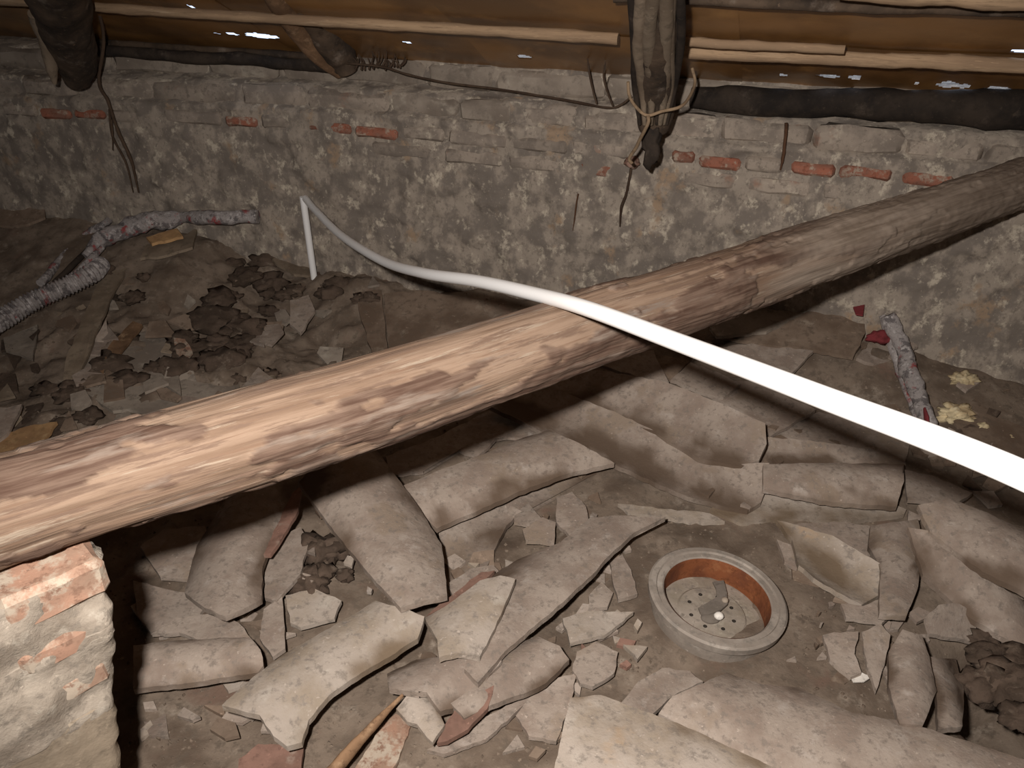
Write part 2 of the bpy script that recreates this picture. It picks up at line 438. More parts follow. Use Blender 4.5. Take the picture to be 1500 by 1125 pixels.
for i, (xa, xb, k) in enumerate(course):
    yc = 150 + max(0, (xa - 350)) * .107 if xa > 350 else 152
    a0 = WPX(xa, yc)[0]; a1 = WPX(xb, yc)[0]
    wob = R.uniform(-.006, .006)
    wall_block(a0, a1, ZC0 + .006 + wob, ZC1 - .004 + wob + (-.012 if k == 'brick_red' else 0), .011 if k == 'brick_red' else .007, k, seed=i)
for i, (xa, xb, k) in enumerate([(545, 640, 'brick_grey'), (650, 735, 'brick_grey'), (745, 840, 'brick_grey'), (850, 900, 'brick_red'), (1000, 1080, 'brick_grey'),
                                 (1095, 1190, 'brick_grey'), (1205, 1300, 'brick_grey'), (1310, 1395, 'brick_grey')]):
    yc = 205 + (xa - 545) * .107
    a0 = WPX(xa, yc)[0]; a1 = WPX(xb, yc)[0]
    wall_block(a0, a1, .655, .705, .006, k, seed=50 + i)
# set-back masonry above the course, two tiers
a = -2.3; i = 0
while a < 3.3:
    ln = R.uniform(.2, .38)
    wall_block(a, a + ln - .006, .800 + R.uniform(-.004, .006), .878 + R.uniform(-.008, .008), -.024 + R.uniform(-.006, .006), 'brick_grey' if R.random() < .6 else 'stone', 'stone', jit=.014, rnd=.018, seed=100 + i)
    a += ln; i += 1
a = -2.3
while a < 3.3:
    ln = R.uniform(.25, .45)
    wall_block(a, a + ln - .008, .89, .985 + R.uniform(-.008, .012), -.105 + R.uniform(-.008, .008), 'stone', 'stone', jit=.014, rnd=.018, seed=200 + i)
    a += ln; i += 1

# side and front walls, out of view, closing the attic
def quad_wall(name, p, q, z0, z1, th=.12):
    d = (q - p).normalized(); n = Vector((-d.y, d.x, 0)) * th
    vs = [p + Vector((0, 0, z0)), q + Vector((0, 0, z0)), q + Vector((0, 0, z1)), p + Vector((0, 0, z1))]
    vs += [v + n for v in vs]
    fs = [(0, 1, 2, 3), (4, 7, 6, 5), (0, 4, 5, 1), (1, 5, 6, 2), (2, 6, 7, 3), (3, 7, 4, 0)]
    return setp(link_mesh(name, vs, fs, M['plaster'], smooth=False), kind='structure')
EL = wpt(-2.55, 0); ER = wpt(3.3, 0)
quad_wall('wall_left', Vector((EL.x, EL.y + .5, 0)), Vector((EL.x, -1.2, 0)), -.3, 3.6)
quad_wall('wall_front', Vector((EL.x - .1, -1.2, 0)), Vector((ER.x + .1, -1.2, 0)), -.3, 3.6)
quad_wall('wall_right', Vector((ER.x, -1.2, 0)), Vector((ER.x, ER.y + .9, 0)), -.3, 3.6)

# ------------------------------------------------------------------ roof: amber sheets over battens over rafters
ZR, SL = 1.05, .50
def rpt(a, s, dz=0.0):
    """point on the roof's underside: a along the wall, s metres in from its face"""
    p = K + WR * a + NR * s; p.z = ZR + SL * s + dz; return p
nrm = (Vector((0, 0, 1)) - NR * SL).normalized()       # upward normal of the slope
def RPX(px, py, off=0.0):
    r = ray(px, py); o = K + Vector((0, 0, ZR + off))
    t = (o - CAM).dot(nrm) / r.dot(nrm); p = CAM + r * t
    return (p - K).dot(WR), (p - K).dot(NR), p
# openings through which daylight shows: (x, y, half width, half height) in the picture, turned into places on the slope
HOLES = [(RPX(*h[:2])[:2], (abs(RPX(h[0] + h[2], h[1])[0] - RPX(h[0] - h[2], h[1])[0]) / 2, abs(RPX(h[0], h[1] - h[3])[1] - RPX(h[0], h[1] + h[3])[1]) / 2))
         for h in [(284, 14, 4, 6), (383, 53, 22, 5), (340, 50, 9, 2.5), (318, 49, 4, 2), (768, 84, 11, 3), (597, 64, 8, 2), (1146, 112, 6, 3.5), (1213, 114, 19, 3.2), (1252, 116, 11, 4),
                   (1345, 124, 4, 3), (1388, 127, 18, 5), (1411, 129, 9, 4), (1462, 132, 20, 4), (1490, 80, 14, 4)]]
def in_hole(a, s):
    for (ha, hs), (wa, ws) in HOLES:
        e = 1 + .35 * noise.noise(Vector((a * 60, s * 60, 3)))
        if ((a - ha) / wa) ** 2 + ((s - hs) / ws) ** 2 < e: return True
    return False
roof = empty('ceiling', tuple(rpt(0, 1.0))); setp(roof, kind='structure')
def sheet(a0, a1, s0, s1, lift, fine):
    st = .008 if fine else .06
    na = max(2, int((a1 - a0) / st)); ns = max(2, int((s1 - s0) / st))
    if fine: na = max(2, int((a1 - a0) / .012))
    vs, fs = [], []
    for j in range(ns + 1):
        s = s0 + (s1 - s0) * j / ns
        for i in range(na + 1):
            a = a0 + (a1 - a0) * i / na
            vs.append(rpt(a, s, lift + .006 * noise.noise(Vector((a * 5, s * 9, 2)))))
    for j in range(ns):
        for i in range(na):
            aa = a0 + (a1 - a0) * (i + .5) / na; ss = s0 + (s1 - s0) * (j + .5) / ns
            if fine and in_hole(aa, ss): continue
            k = j * (na + 1) + i; fs.append((k, k + 1, k + na + 2, k + na + 1))
    n0 = len(vs)
    for v in vs[:]: vs.append(v + nrm * .004)
    for f in fs[:]: fs.append(tuple(x + n0 for x in reversed(f)))
    return link_mesh('roof_sheet', vs, fs, M['film'], roof)
bands = [(-.45, .19), (.17, .45), (.43, .80)]
edges = [-2.9, -1.9, -.95, 0.0, .85, 1.7, 2.7, 3.7]
for bi, (s0, s1) in enumerate(bands):
    for i in range(len(edges) - 1):
        sheet(edges[i] - .02, edges[i + 1] + .02, s0, s1, .004 * bi + .002 * (i % 2), True)
for s0, s1 in ((.78, 1.6), (1.58, 2.6), (2.58, 4.6)):
    for i in range(0, len(edges) - 1, 2):
        sheet(edges[i] - .02, edges[min(i + 2, len(edges) - 1)] + .02, s0, s1, .012 + .001 * (i % 4), False)
# battens: along the wall, seen at these rows
def batten(px0, py0, px1, py1, hh, hw, m, label, off=-.03, seed=0):
    a0, s0, p0 = RPX(px0, py0, off); a1, s1, p1 = RPX(px1, py1, off)
    n = 14; pts = []
    for i in range(n + 1):
        t = i / n; p = p0.lerp(p1, t); p += noise.noise_vector(Vector((t * 4, seed, 0))) * .006; pts.append(p)
    o = sweep('roof_batten', pts, hh, M[m], roof, seg=10, sub=4, rough=.22, rfreq=14, seed=seed)
    return o
batten(-80, -2, 905, 58, .017, .02, 'wood_tan', '', seed=1)
batten(140, 62, 520, 86, .014, .02, 'wood_dark', '', seed=2)
batten(985, 74, 1560, 100, .020, .02, 'wood_tan', '', seed=3)
batten(990, 62, 1238, 72, .013, .02, 'wood_tan', '', off=-.045, seed=4)
batten(900, -3, 1560, 20, .014, .02, 'wood_dark', '', seed=5)
batten(1230, -14, 1560, 6, .020, .02, 'wood_tan', '', off=-.05, seed=6)

# wall plate: blackened timber on the wall top, right of the middle rafter
def plate(px0, py0, px1, py1, r0, r1, off, label, m='wood_black', seed=0):
    pts = []
    for i in range(9):
        t = i / 8; x = px0 + (px1 - px0) * t; y = py0 + (py1 - py0) * t
        a, z = WPX(x, y, off); p = wpt(a, z, off) + noise.noise_vector(Vector((t * 5, seed, 3))) * .012; pts.append(p)
    o = sweep('wall_plate', pts, [r0 + (r1 - r0) * i / 8 for i in range(9)], M[m], None, seg=16, sub=5, rough=.25, rfreq=9, flat=1.0, seed=seed)
    return setp(o, label, 'beam')
plate(1015, 142, 1660, 172, .038, .058, -.06, 'blackened rough timber lying along the wall top right of the bound rafter')
plate(140, 72, 500, 98, .020, .024, -.05, 'thin dark timber along the wall top left of the middle rafters', seed=4)

# rafters
def rafter(pts, rads, label, m, strands=None, seed=0, flat=1.0):
    e = empty('rafter', tuple(pts[0])); setp(e, label, 'rafter', None)
    o = sweep('rafter_pole', pts, rads, M[m], e, seg=40, sub=14, rough=.16, rfreq=7, seed=seed, flat=flat)
    for v in ():
        pass
    return e
rt = [D(963, -260, 1.45), D(963, -60, 1.80), D(961, 60, 2.15), D(961, 140, 2.42), D(958, 185, 2.52)]
rc = rafter(rt, [.070, .068, .064, .058, .045], 'thick weathered rafter bound with cord, coming down to the middle of the wall', 'wood_dark', seed=3)
# the split fibres of that rafter
for k, (dx, r, mm) in enumerate([(-38, .014, 'wood_black'), (-25, .018, 'wood_grey'), (-8, .020, 'wood_grey'), (6, .013, 'wood_dark'), (16, .020, 'wood_grey'), (27, .013, 'wood_grey'), (34, .012, 'wood_black')]):
    nf = .028 * (1 - (dx / 44) ** 2)
    pts = [D(963 + dx * 1.15, -240, 1.38 - nf), D(963 + dx + 4 * math.sin(k), -50, 1.725 - nf), D(961 + dx * .95 + 5 * math.cos(k * 2), 60, 2.075 - nf), D(961 + dx * .8, 125, 2.33 - nf), D(958 + dx * .55, 182, 2.46 - nf)]
    sweep('split_fibre', pts, [r, r, r * .9, r * .8, r * .35], M[mm], rc, seg=12, sub=10, rough=.14, rfreq=9, seed=k)
lump('charred_end', D(955, 212, 2.50), .046, M['wood_black'], rc, amp=.5, sq=(.62, .5, 1.35), seed=3)
rafter([D(365, -110, 2.25), D(400, -20, 2.55), D(432, 35, 2.8), D(468, 78, 2.98), D(498, 108, 3.08)], [.050, .048, .044, .040, .024], 'slanting brown rafter with a lighter edge, left of the middle of the wall', 'wood_brown', seed=8)
rafter([D(405, -110, 2.4), D(440, -20, 2.66), D(468, 35, 2.86), D(497, 78, 3.0), D(510, 106, 3.05)], [.075, .072, .068, .060, .036], 'thicker brown rafter laid close against the slanting one', 'wood_brown' and 'wood_dark', seed=9)
rafter([D(50, -170, 2.0), D(75, -60, 2.4), D(92, 30, 2.8), D(108, 85, 3.0), D(112, 118, 3.1)], [.10, .098, .092, .08, .05], 'broad dark rafter at the left end of the wall', 'wood_dark', seed=12)
sweep('pale_rafter_strip', [D(48, 20, 2.7), D(66, 60, 2.85), D(76, 100, 2.95), D(80, 122, 3.0)], [.018, .024, .022, .008], M['wood_grey'], None, seg=10, rough=.2)
setp(bpy.data.objects['pale_rafter_strip'], 'pale split strip of wood beside the broad dark left rafter', 'wood strip')
setp(sweep('cord', [D(920, 120, 2.30), D(922, 140, 2.33), D(932, 157, 2.36), D(948, 169, 2.36), D(970, 163, 2.34), D(995, 157, 2.34), D(1008, 145, 2.38), D(1018, 122, 2.44), D(1014, 100, 2.44)], .0048, M['cord'], seg=8),
     'thin brown cord tied around the thick weathered rafter', 'cord')
setp(sweep('cord', [D(949, 169, 2.355), D(950, 178, 2.36), D(945, 190, 2.38), D(938, 203, 2.42), D(932, 216, 2.46), D(922, 232, 2.5), D(926, 240, 2.5)], .0055, M['cord'], seg=8),
     'loose tail of cord hanging below the knot on the thick rafter', 'cord')

# twigs, nails and hanging strands on the wall
def on_wall(px, py, off): a, z = WPX(px, py, off); return wpt(a, z, off)
def strand(name, label, cat, pl, off, r, m='twig', rough=.3):
    pts = [on_wall(x, y, off) for x, y in pl]
    rads = [r] * (len(pts) - 1) + [r * .45]
    return setp(sweep(name, pts, rads, M[m], None, seg=7, sub=6, rough=rough, rfreq=60), label, cat)
strand('dry_root', 'thin dry root hanging down the wall under the charred rafter end', 'root', [(926, 238), (922, 262), (917, 285), (910, 305), (908, 332)], .02, .005)
lump('mud_nest', on_wall(925, 238, .03), .026, M['terra'], None, amp=.5, seed=5); setp(bpy.data.objects['mud_nest'], 'small reddish mud lump stuck to the wall beside the charred rafter end', 'mud nest')
strand('nail', 'dark nail in the wall right of the bound rafter, above the red bricks', 'nail', [(1152, 180), (1150, 205), (1147, 232), (1143, 249)], .02, .0055, 'iron')
strand('nail', 'thin bent nail in the plaster below the grey bricks, left of the root', 'nail', [(847, 284), (844, 300), (842, 318), (839, 338)], .02, .003, 'iron')
strand('vine', 'long thin dry vine lying on the stone ledge left of the bound rafter', 'vine', [(500, 92), (560, 98), (600, 110), (660, 122), (740, 132), (830, 147), (890, 158), (912, 152), (925, 140)], -.01, .0042)
strand('twig', 'short dry twig standing up from the vine, left one of the pair', 'twig', [(874, 152), (868, 130), (862, 100), (860, 78)], .0, .0034)
strand('twig', 'short dry twig standing up from the vine, right one of the pair', 'twig', [(898, 155), (890, 135), (884, 110), (888, 80)], .0, .0034)
strand('dry_root', 'forked dark stem hanging on the wall at the far left', 'root', [(146, 20), (152, 60), (145, 120), (158, 148), (172, 190), (192, 235), (203, 282)], .05, .007)
strand('dry_root', 'thinner dark stem beside the forked stem at the far left', 'root', [(160, 160), (165, 200), (185, 240), (195, 282)], .05, .0045)
strand('dry_root', 'short broken stem hanging from the forked stem at the far left', 'root', [(163, 175), (165, 198), (165, 220)], .05, .004)
e = empty('dry_brush', tuple(on_wall(555, 95, -.02))); setp(e, 'tuft of dry dark brushwood on the wall top beside the slanting rafters', 'twigs')
for k in range(22):
    x = 518 + k * 3.4 + R.uniform(-2, 2); y = 100 + R.uniform(-4, 3)
    p = on_wall(x, y, -.03); q = p + Vector((R.uniform(-.03, .03), 0, R.uniform(.02, .055)))
    sweep('twig', [p, p.lerp(q, .5) + Vector((.006, 0, 0)), q], [.004, .003, .0015], M['twig'], e, seg=5, sub=2)

# ------------------------------------------------------------------ brick pier
pier = empty('brick_pier', tuple(U(90, 1180, 0))); setp(pier, 'crumbling brick and mortar pier under the near end of the log', 'pier')
# frame: top right front corner, sides
PT = .715
pc = U(143, 822, PT)            # top, nearest right corner
pl_ = U(8, 858, PT)
vh = Vector((pc.x, pc.y, 0)).normalized(); pn = (Matrix.Rotation(math.radians(7), 3, 'Z') @ (-vh)); px_ = Vector((-pn.y, pn.x, 0))   # pn toward the viewer
def pblock(name, u0, u1, z0, z1, front, back, m, jit, rnd, seed):
    c = pc + px_ * ((u0 + u1) / 2) + pn * ((front + back) / 2); c.z = (z0 + z1) / 2
    return block(name, c, px_ * abs(u1 - u0) / 2, pn * abs(front - back) / 2, Vector((0, 0, (z1 - z0) / 2)), M[m], pier, jit=jit, cuts=9, rnd=rnd, seed=seed)
def shf(z): return -.10 * (PT - z) / .5 + .012
for i in range(5):                                            # mortar core in lifts, leaning with the pier
    z0, z1 = [(-.05, .17), (.16, .32), (.31, .46), (.45, .60), (.59, .705)][i]
    sh = shf((z0 + z1) / 2); mm = 'pier' if i < 3 else 'mortar'
    c = pc + px_ * (-.15 + sh) + pn * -.065; c.z = (z0 + z1) / 2
    bm = bmesh.new(); bmesh.ops.create_grid(bm, x_segments=2, y_segments=2, size=1); bm.free()
    hx, hy, hz = .15, .07, (z1 - z0) / 2 + .004
    n = 26; vs = []; fs = []
    loop = []
    for k in range(4 * n):
        q = k / n; s_ = int(q); f = q - s_
        u, v = [(-1 + 2 * f, 1), (1, 1 - 2 * f), (1 - 2 * f, -1), (-1, -1 + 2 * f)][s_]
        rad = (abs(u) ** 12 + abs(v) ** 12) ** (1 / 12); loop.append((u / rad, v / rad))
    rows = 14
    for r_ in range(rows + 1):
        zz = c.z - hz + 2 * hz * r_ / rows; ds = shf(zz) - sh
        for (u, v) in loop:
            p = c + px_ * (u * hx + ds) + pn * (v * hy); p.z = zz
            amp = .007 if mm == 'pier' else .012
            e_ = amp * fbm(p * 11 + Vector((0, 0, i * 0)), 4) + amp * .6 * fbm(p * 34, 3)
            vs.append(p + px_ * (u * e_) + pn * (v * e_) + Vector((0, 0, .4 * e_)))
    m4 = 4 * n
    for r_ in range(rows):
        for k in range(m4): a = r_ * m4 + k; b_ = r_ * m4 + (k + 1) % m4; fs.append((a, b_, b_ + m4, a + m4))
    fs.append(tuple(range(rows * m4, (rows + 1) * m4)))
    link_mesh('mortar_core', vs, fs, M[mm], pier)
for i, (z0, z1, u0, u1, fr, m, j) in enumerate([(.655, .718, -.135, .001, .004, 'brick_orange', .0035), (.655, .708, -.30, -.140, .0, 'mortar', .006),
        (.575, .622, -.120, -.006, .006, 'brick_orange', .004), (.500, .548, -.118, -.004, .006, 'brick_orange', .004), (.560, .605, -.27, -.135, .004, 'mortar', .008)]):
    sh = shf((z0 + z1) / 2)
    pblock('brick' if m != 'mortar' else 'mortar_lump', u0 + sh, u1 + sh, z0, z1, fr, -.13, m, j, .010, 300 + i)

# ------------------------------------------------------------------ the log
def build_log():
    A = D(-330, 858, .86); 
    ctrl = [D(-420, 880, .845), D(0, 748, 1.085), D(300, 660, 1.20), D(560, 582, 1.345), D(750, 519, 1.475), D(870, 477, 1.575), D(1000, 437, 1.69), D(1250, 352, 1.98), D(1500, 268, 2.36)]
    r = [.078, .076, .0755, .0745, .0735, .073, .0725, .070, .069]
    # arc length interpolation
    n = len(ctrl); Ls = [0]
    for i in range(1, n): Ls.append(Ls[-1] + (ctrl[i] - ctrl[i - 1]).length)
    T = Ls[-1]; NU, NV = 620, 110
    # straight chord with small residual bends, fitted by smoothing the control points
    def P(u):
        for i in range(n - 1):
            if u <= Ls[i + 1] or i == n - 2:
                t = (u - Ls[i]) / (Ls[i + 1] - Ls[i]); break
        a = ctrl[max(i - 1, 0)]; b_ = ctrl[i]; c = ctrl[i + 1]; d = ctrl[min(i + 2, n - 1)]
        p = .5 * ((2 * b_) + (c - a) * t + (2 * a - 5 * b_ + 4 * c - d) * t * t + (3 * b_ - a - 3 * c + d) * t ** 3)
        return p, r[i] * (1 - t) + r[i + 1] * t
    tg = (ctrl[-1] - ctrl[0]).normalized(); n0 = Vector((0, 0, 1)); n0 = (n0 - tg * n0.dot(tg)).normalized(); bn = tg.cross(n0)
    vs, fs, bark, dusty, grain = [], [], [], [], []
    for i in range(NU + 1):
        u = T * i / NU; c, rad = P(u)
        for j in range(NV):
            th = 2 * math.pi * j / NV
            dv = n0 * math.cos(th) + bn * math.sin(th)
            q = Vector((u * 2.1, math.cos(th) * .62, math.sin(th) * .62))
            f = fbm(q + Vector((3.3, 1, 0)), 5) + .35 * fbm(Vector((u * 9, math.cos(th) * 1.6, math.sin(th) * 1.6)), 3)
            low = max(0, -math.cos(th))                         # underside
            sx = i / NU
            thr = .0 - .42 * low + .10 * math.sin(u * 2.3) - .10 * sstep(.45, .75, sx)
            f += .16 * fbm(Vector((u * 24, math.cos(th) * 3.2, math.sin(th) * 3.2)), 3)
            mk = sstep(thr, thr + .05, f)
            edge = 1 - min(1, abs(f - thr - .02) / .03)
            dd = sstep(.60, .72, sx + .10 * fbm(Vector((u * 3, math.cos(th), math.sin(th))), 3))
            dsp = mk * .0035 + .0035 * fbm(Vector((u * 2, math.cos(th) * 2.2, math.sin(th) * 2.2)), 3)
            dsp += .0018 * fbm(Vector((u * 6, math.cos(th) * 9, math.sin(th) * 9)), 3) + .004 * fbm(Vector((u * 3.5, math.cos(th), math.sin(th))), 2)
            if mk > .2: dsp += .0022 * fbm(Vector((u * 30, math.cos(th) * 6, math.sin(th) * 6)), 3)
            vs.append(c + dv * (rad + dsp)); bark.append(min(1, max(mk, .8 * edge))); dusty.append(dd)
            grain.append((u, math.cos(th) * .5, math.sin(th) * .5))
    for i in range(NU):
        for j in range(NV):
            a = i * NV + j; b_ = i * NV + (j + 1) % NV; fs.append((a, b_, b_ + NV, a + NV))
    fs.append(tuple(reversed(range(NV)))); fs.append(tuple(range(NU * NV, (NU + 1) * NV)))
    me = bpy.data.meshes.new('log'); org = ctrl[3].copy()
    me.from_pydata([tuple(v - org) for v in vs], [], fs); me.materials.append(M['log'])
    for nm, da in (('bark', bark), ('dusty', dusty)):
        at = me.attributes.new(nm, 'FLOAT', 'POINT'); at.data.foreach_set('value', da)
    at = me.attributes.new('grain', 'FLOAT_VECTOR', 'POINT'); at.data.foreach_set('vector', [x for g in grain for x in g])
    me.polygons.foreach_set('use_smooth', [True] * len(me.polygons))
    o = bpy.data.objects.new('log', me); C.objects.link(o); o.location = org
    return setp(o, 'long debarked log with dark bark patches, lying across from the brick pier to the wall', 'log')
build_log()

# ------------------------------------------------------------------ white conduit
wa, wz = WPX(443, 291, .06)
ptop = wpt(wa, wz, .06)
conduit = [D(1900, 900, .60), D(1500, 697, .715), D(1200, 580, .93), D(1000, 504, 1.17), D(860, 452, 1.38), D(780, 430, 1.56), D(700, 412, 1.78), D(620, 400, 2.06), D(560, 382, 2.40), D(500, 345, 2.8), D(462, 308, 3.12), ptop + Vector((.012, -.01, .004))]
cp = empty('plastic_conduit', tuple(conduit[4])); setp(cp, 'long white plastic conduit crossing over the log and bending down at the wall', 'pipe')
sweep('pipe_run', conduit, .0138, M['pipe'], cp, seg=28, sub=14)
foot = G(457, 402, .0); foot = Vector((ptop.x + .002, ptop.y - .005, gz(ptop.x, ptop.y) - .03))
sweep('pipe_drop', [ptop + Vector((0, 0, .008)), ptop.lerp(foot, .5), foot], .0138, M['pipe'], cp, seg=20, sub=8)

# ------------------------------------------------------------------ rusty drum
def lathe(name, prof, m, parent, mtx, seg=72, jit=0):
    vs, fs = [], []
    for k, (r, z) in enumerate(prof):
        for j in range(seg):
            th = 2 * math.pi * j / seg
            rr_ = r * (1 + jit * noise.noise(Vector((math.cos(th) * 2, math.sin(th) * 2, z * 20))))
            vs.append(mtx @ Vector((rr_ * math.cos(th), rr_ * math.sin(th), z)))
    for k in range(len(prof) - 1):
        for j in range(seg):
            a = k * seg + j; b_ = k * seg + (j + 1) % seg; fs.append((a, b_, b_ + seg, a + seg))
    return sharp_by_angle(link_mesh(name, vs, fs, M[m], parent), 30)
dc = G(1041, 902, .0); dc.z = gz0(dc.x, dc.y) - .004
mtx = Matrix.Translation(dc) @ Matrix.Rotation(math.radians(6), 4, 'Y')
drum = empty('brake_drum', tuple(dc)); setp(drum, 'round dusty metal drum with a rusty orange inner wall, lying open on the dirt', 'brake drum')
RO = .1655
lathe('drum_rim', [(RO - .034, .000), (RO - .018, .010), (RO - .014, .030), (RO - .013, .050), (RO - .001, .056), (RO + .001, .074), (RO - .004, .078), (RO - .017, .078), (RO - .020, .0735), (RO - .033, .0735), (RO - .037, .070)], 'drum', drum, mtx, jit=.006)
lathe('rusty_wall', [(RO - .037, .071), (RO - .040, .062), (RO - .040, .010), (RO - .043, .008)], 'rust', drum, mtx)
lathe('drum_floor', [(RO - .0405, .010), (RO - .05, .012), (.085, .013), (.080, .017), (.030, .019), (.027, .014), (.0005, .014)], 'disc', drum, mtx)
for k in range(8):
    th = k * math.pi / 4 + .3; c = mtx @ Vector((.056 * math.cos(th), .056 * math.sin(th), .0))
    lathe('painted_bolt_hole', [(.0050, .0195), (.0005, .0197)], 'hole_shade', drum, Matrix.Translation(c) @ Matrix.Rotation(0, 4, 'X'), seg=14)  # flat dark disc: the shade of the hole is painted, nothing is cut
def dpx(px, py, h): return U(px, py, dc.z + h)
br = piece('metal_bracket', 'small bent metal bracket lying in the middle of the open drum', 'bracket',
           [(1044, 852), (1060, 850), (1065, 868), (1066, 884), (1056, 893), (1038, 900), (1026, 898), (1023, 890), (1040, 884), (1050, 874), (1049, 862)], .034, None, 0, 'bracket', (0, 0), th=.005, jag=.3, slope=False)
lump('bracket_collar', dpx(1041, 905, .024), .022, M['bracket'], br, amp=.1, seed=4, level=3, sq=(1.1, .8, .5))
lump('bolt_head', dpx(1053, 902, .036), .012, M['paper'], br, amp=.1, seed=2, level=2)
lump('bolt_head', dpx(1062, 879, .040), .009, M['tile_light'], br, amp=.1, seed=3, level=2)

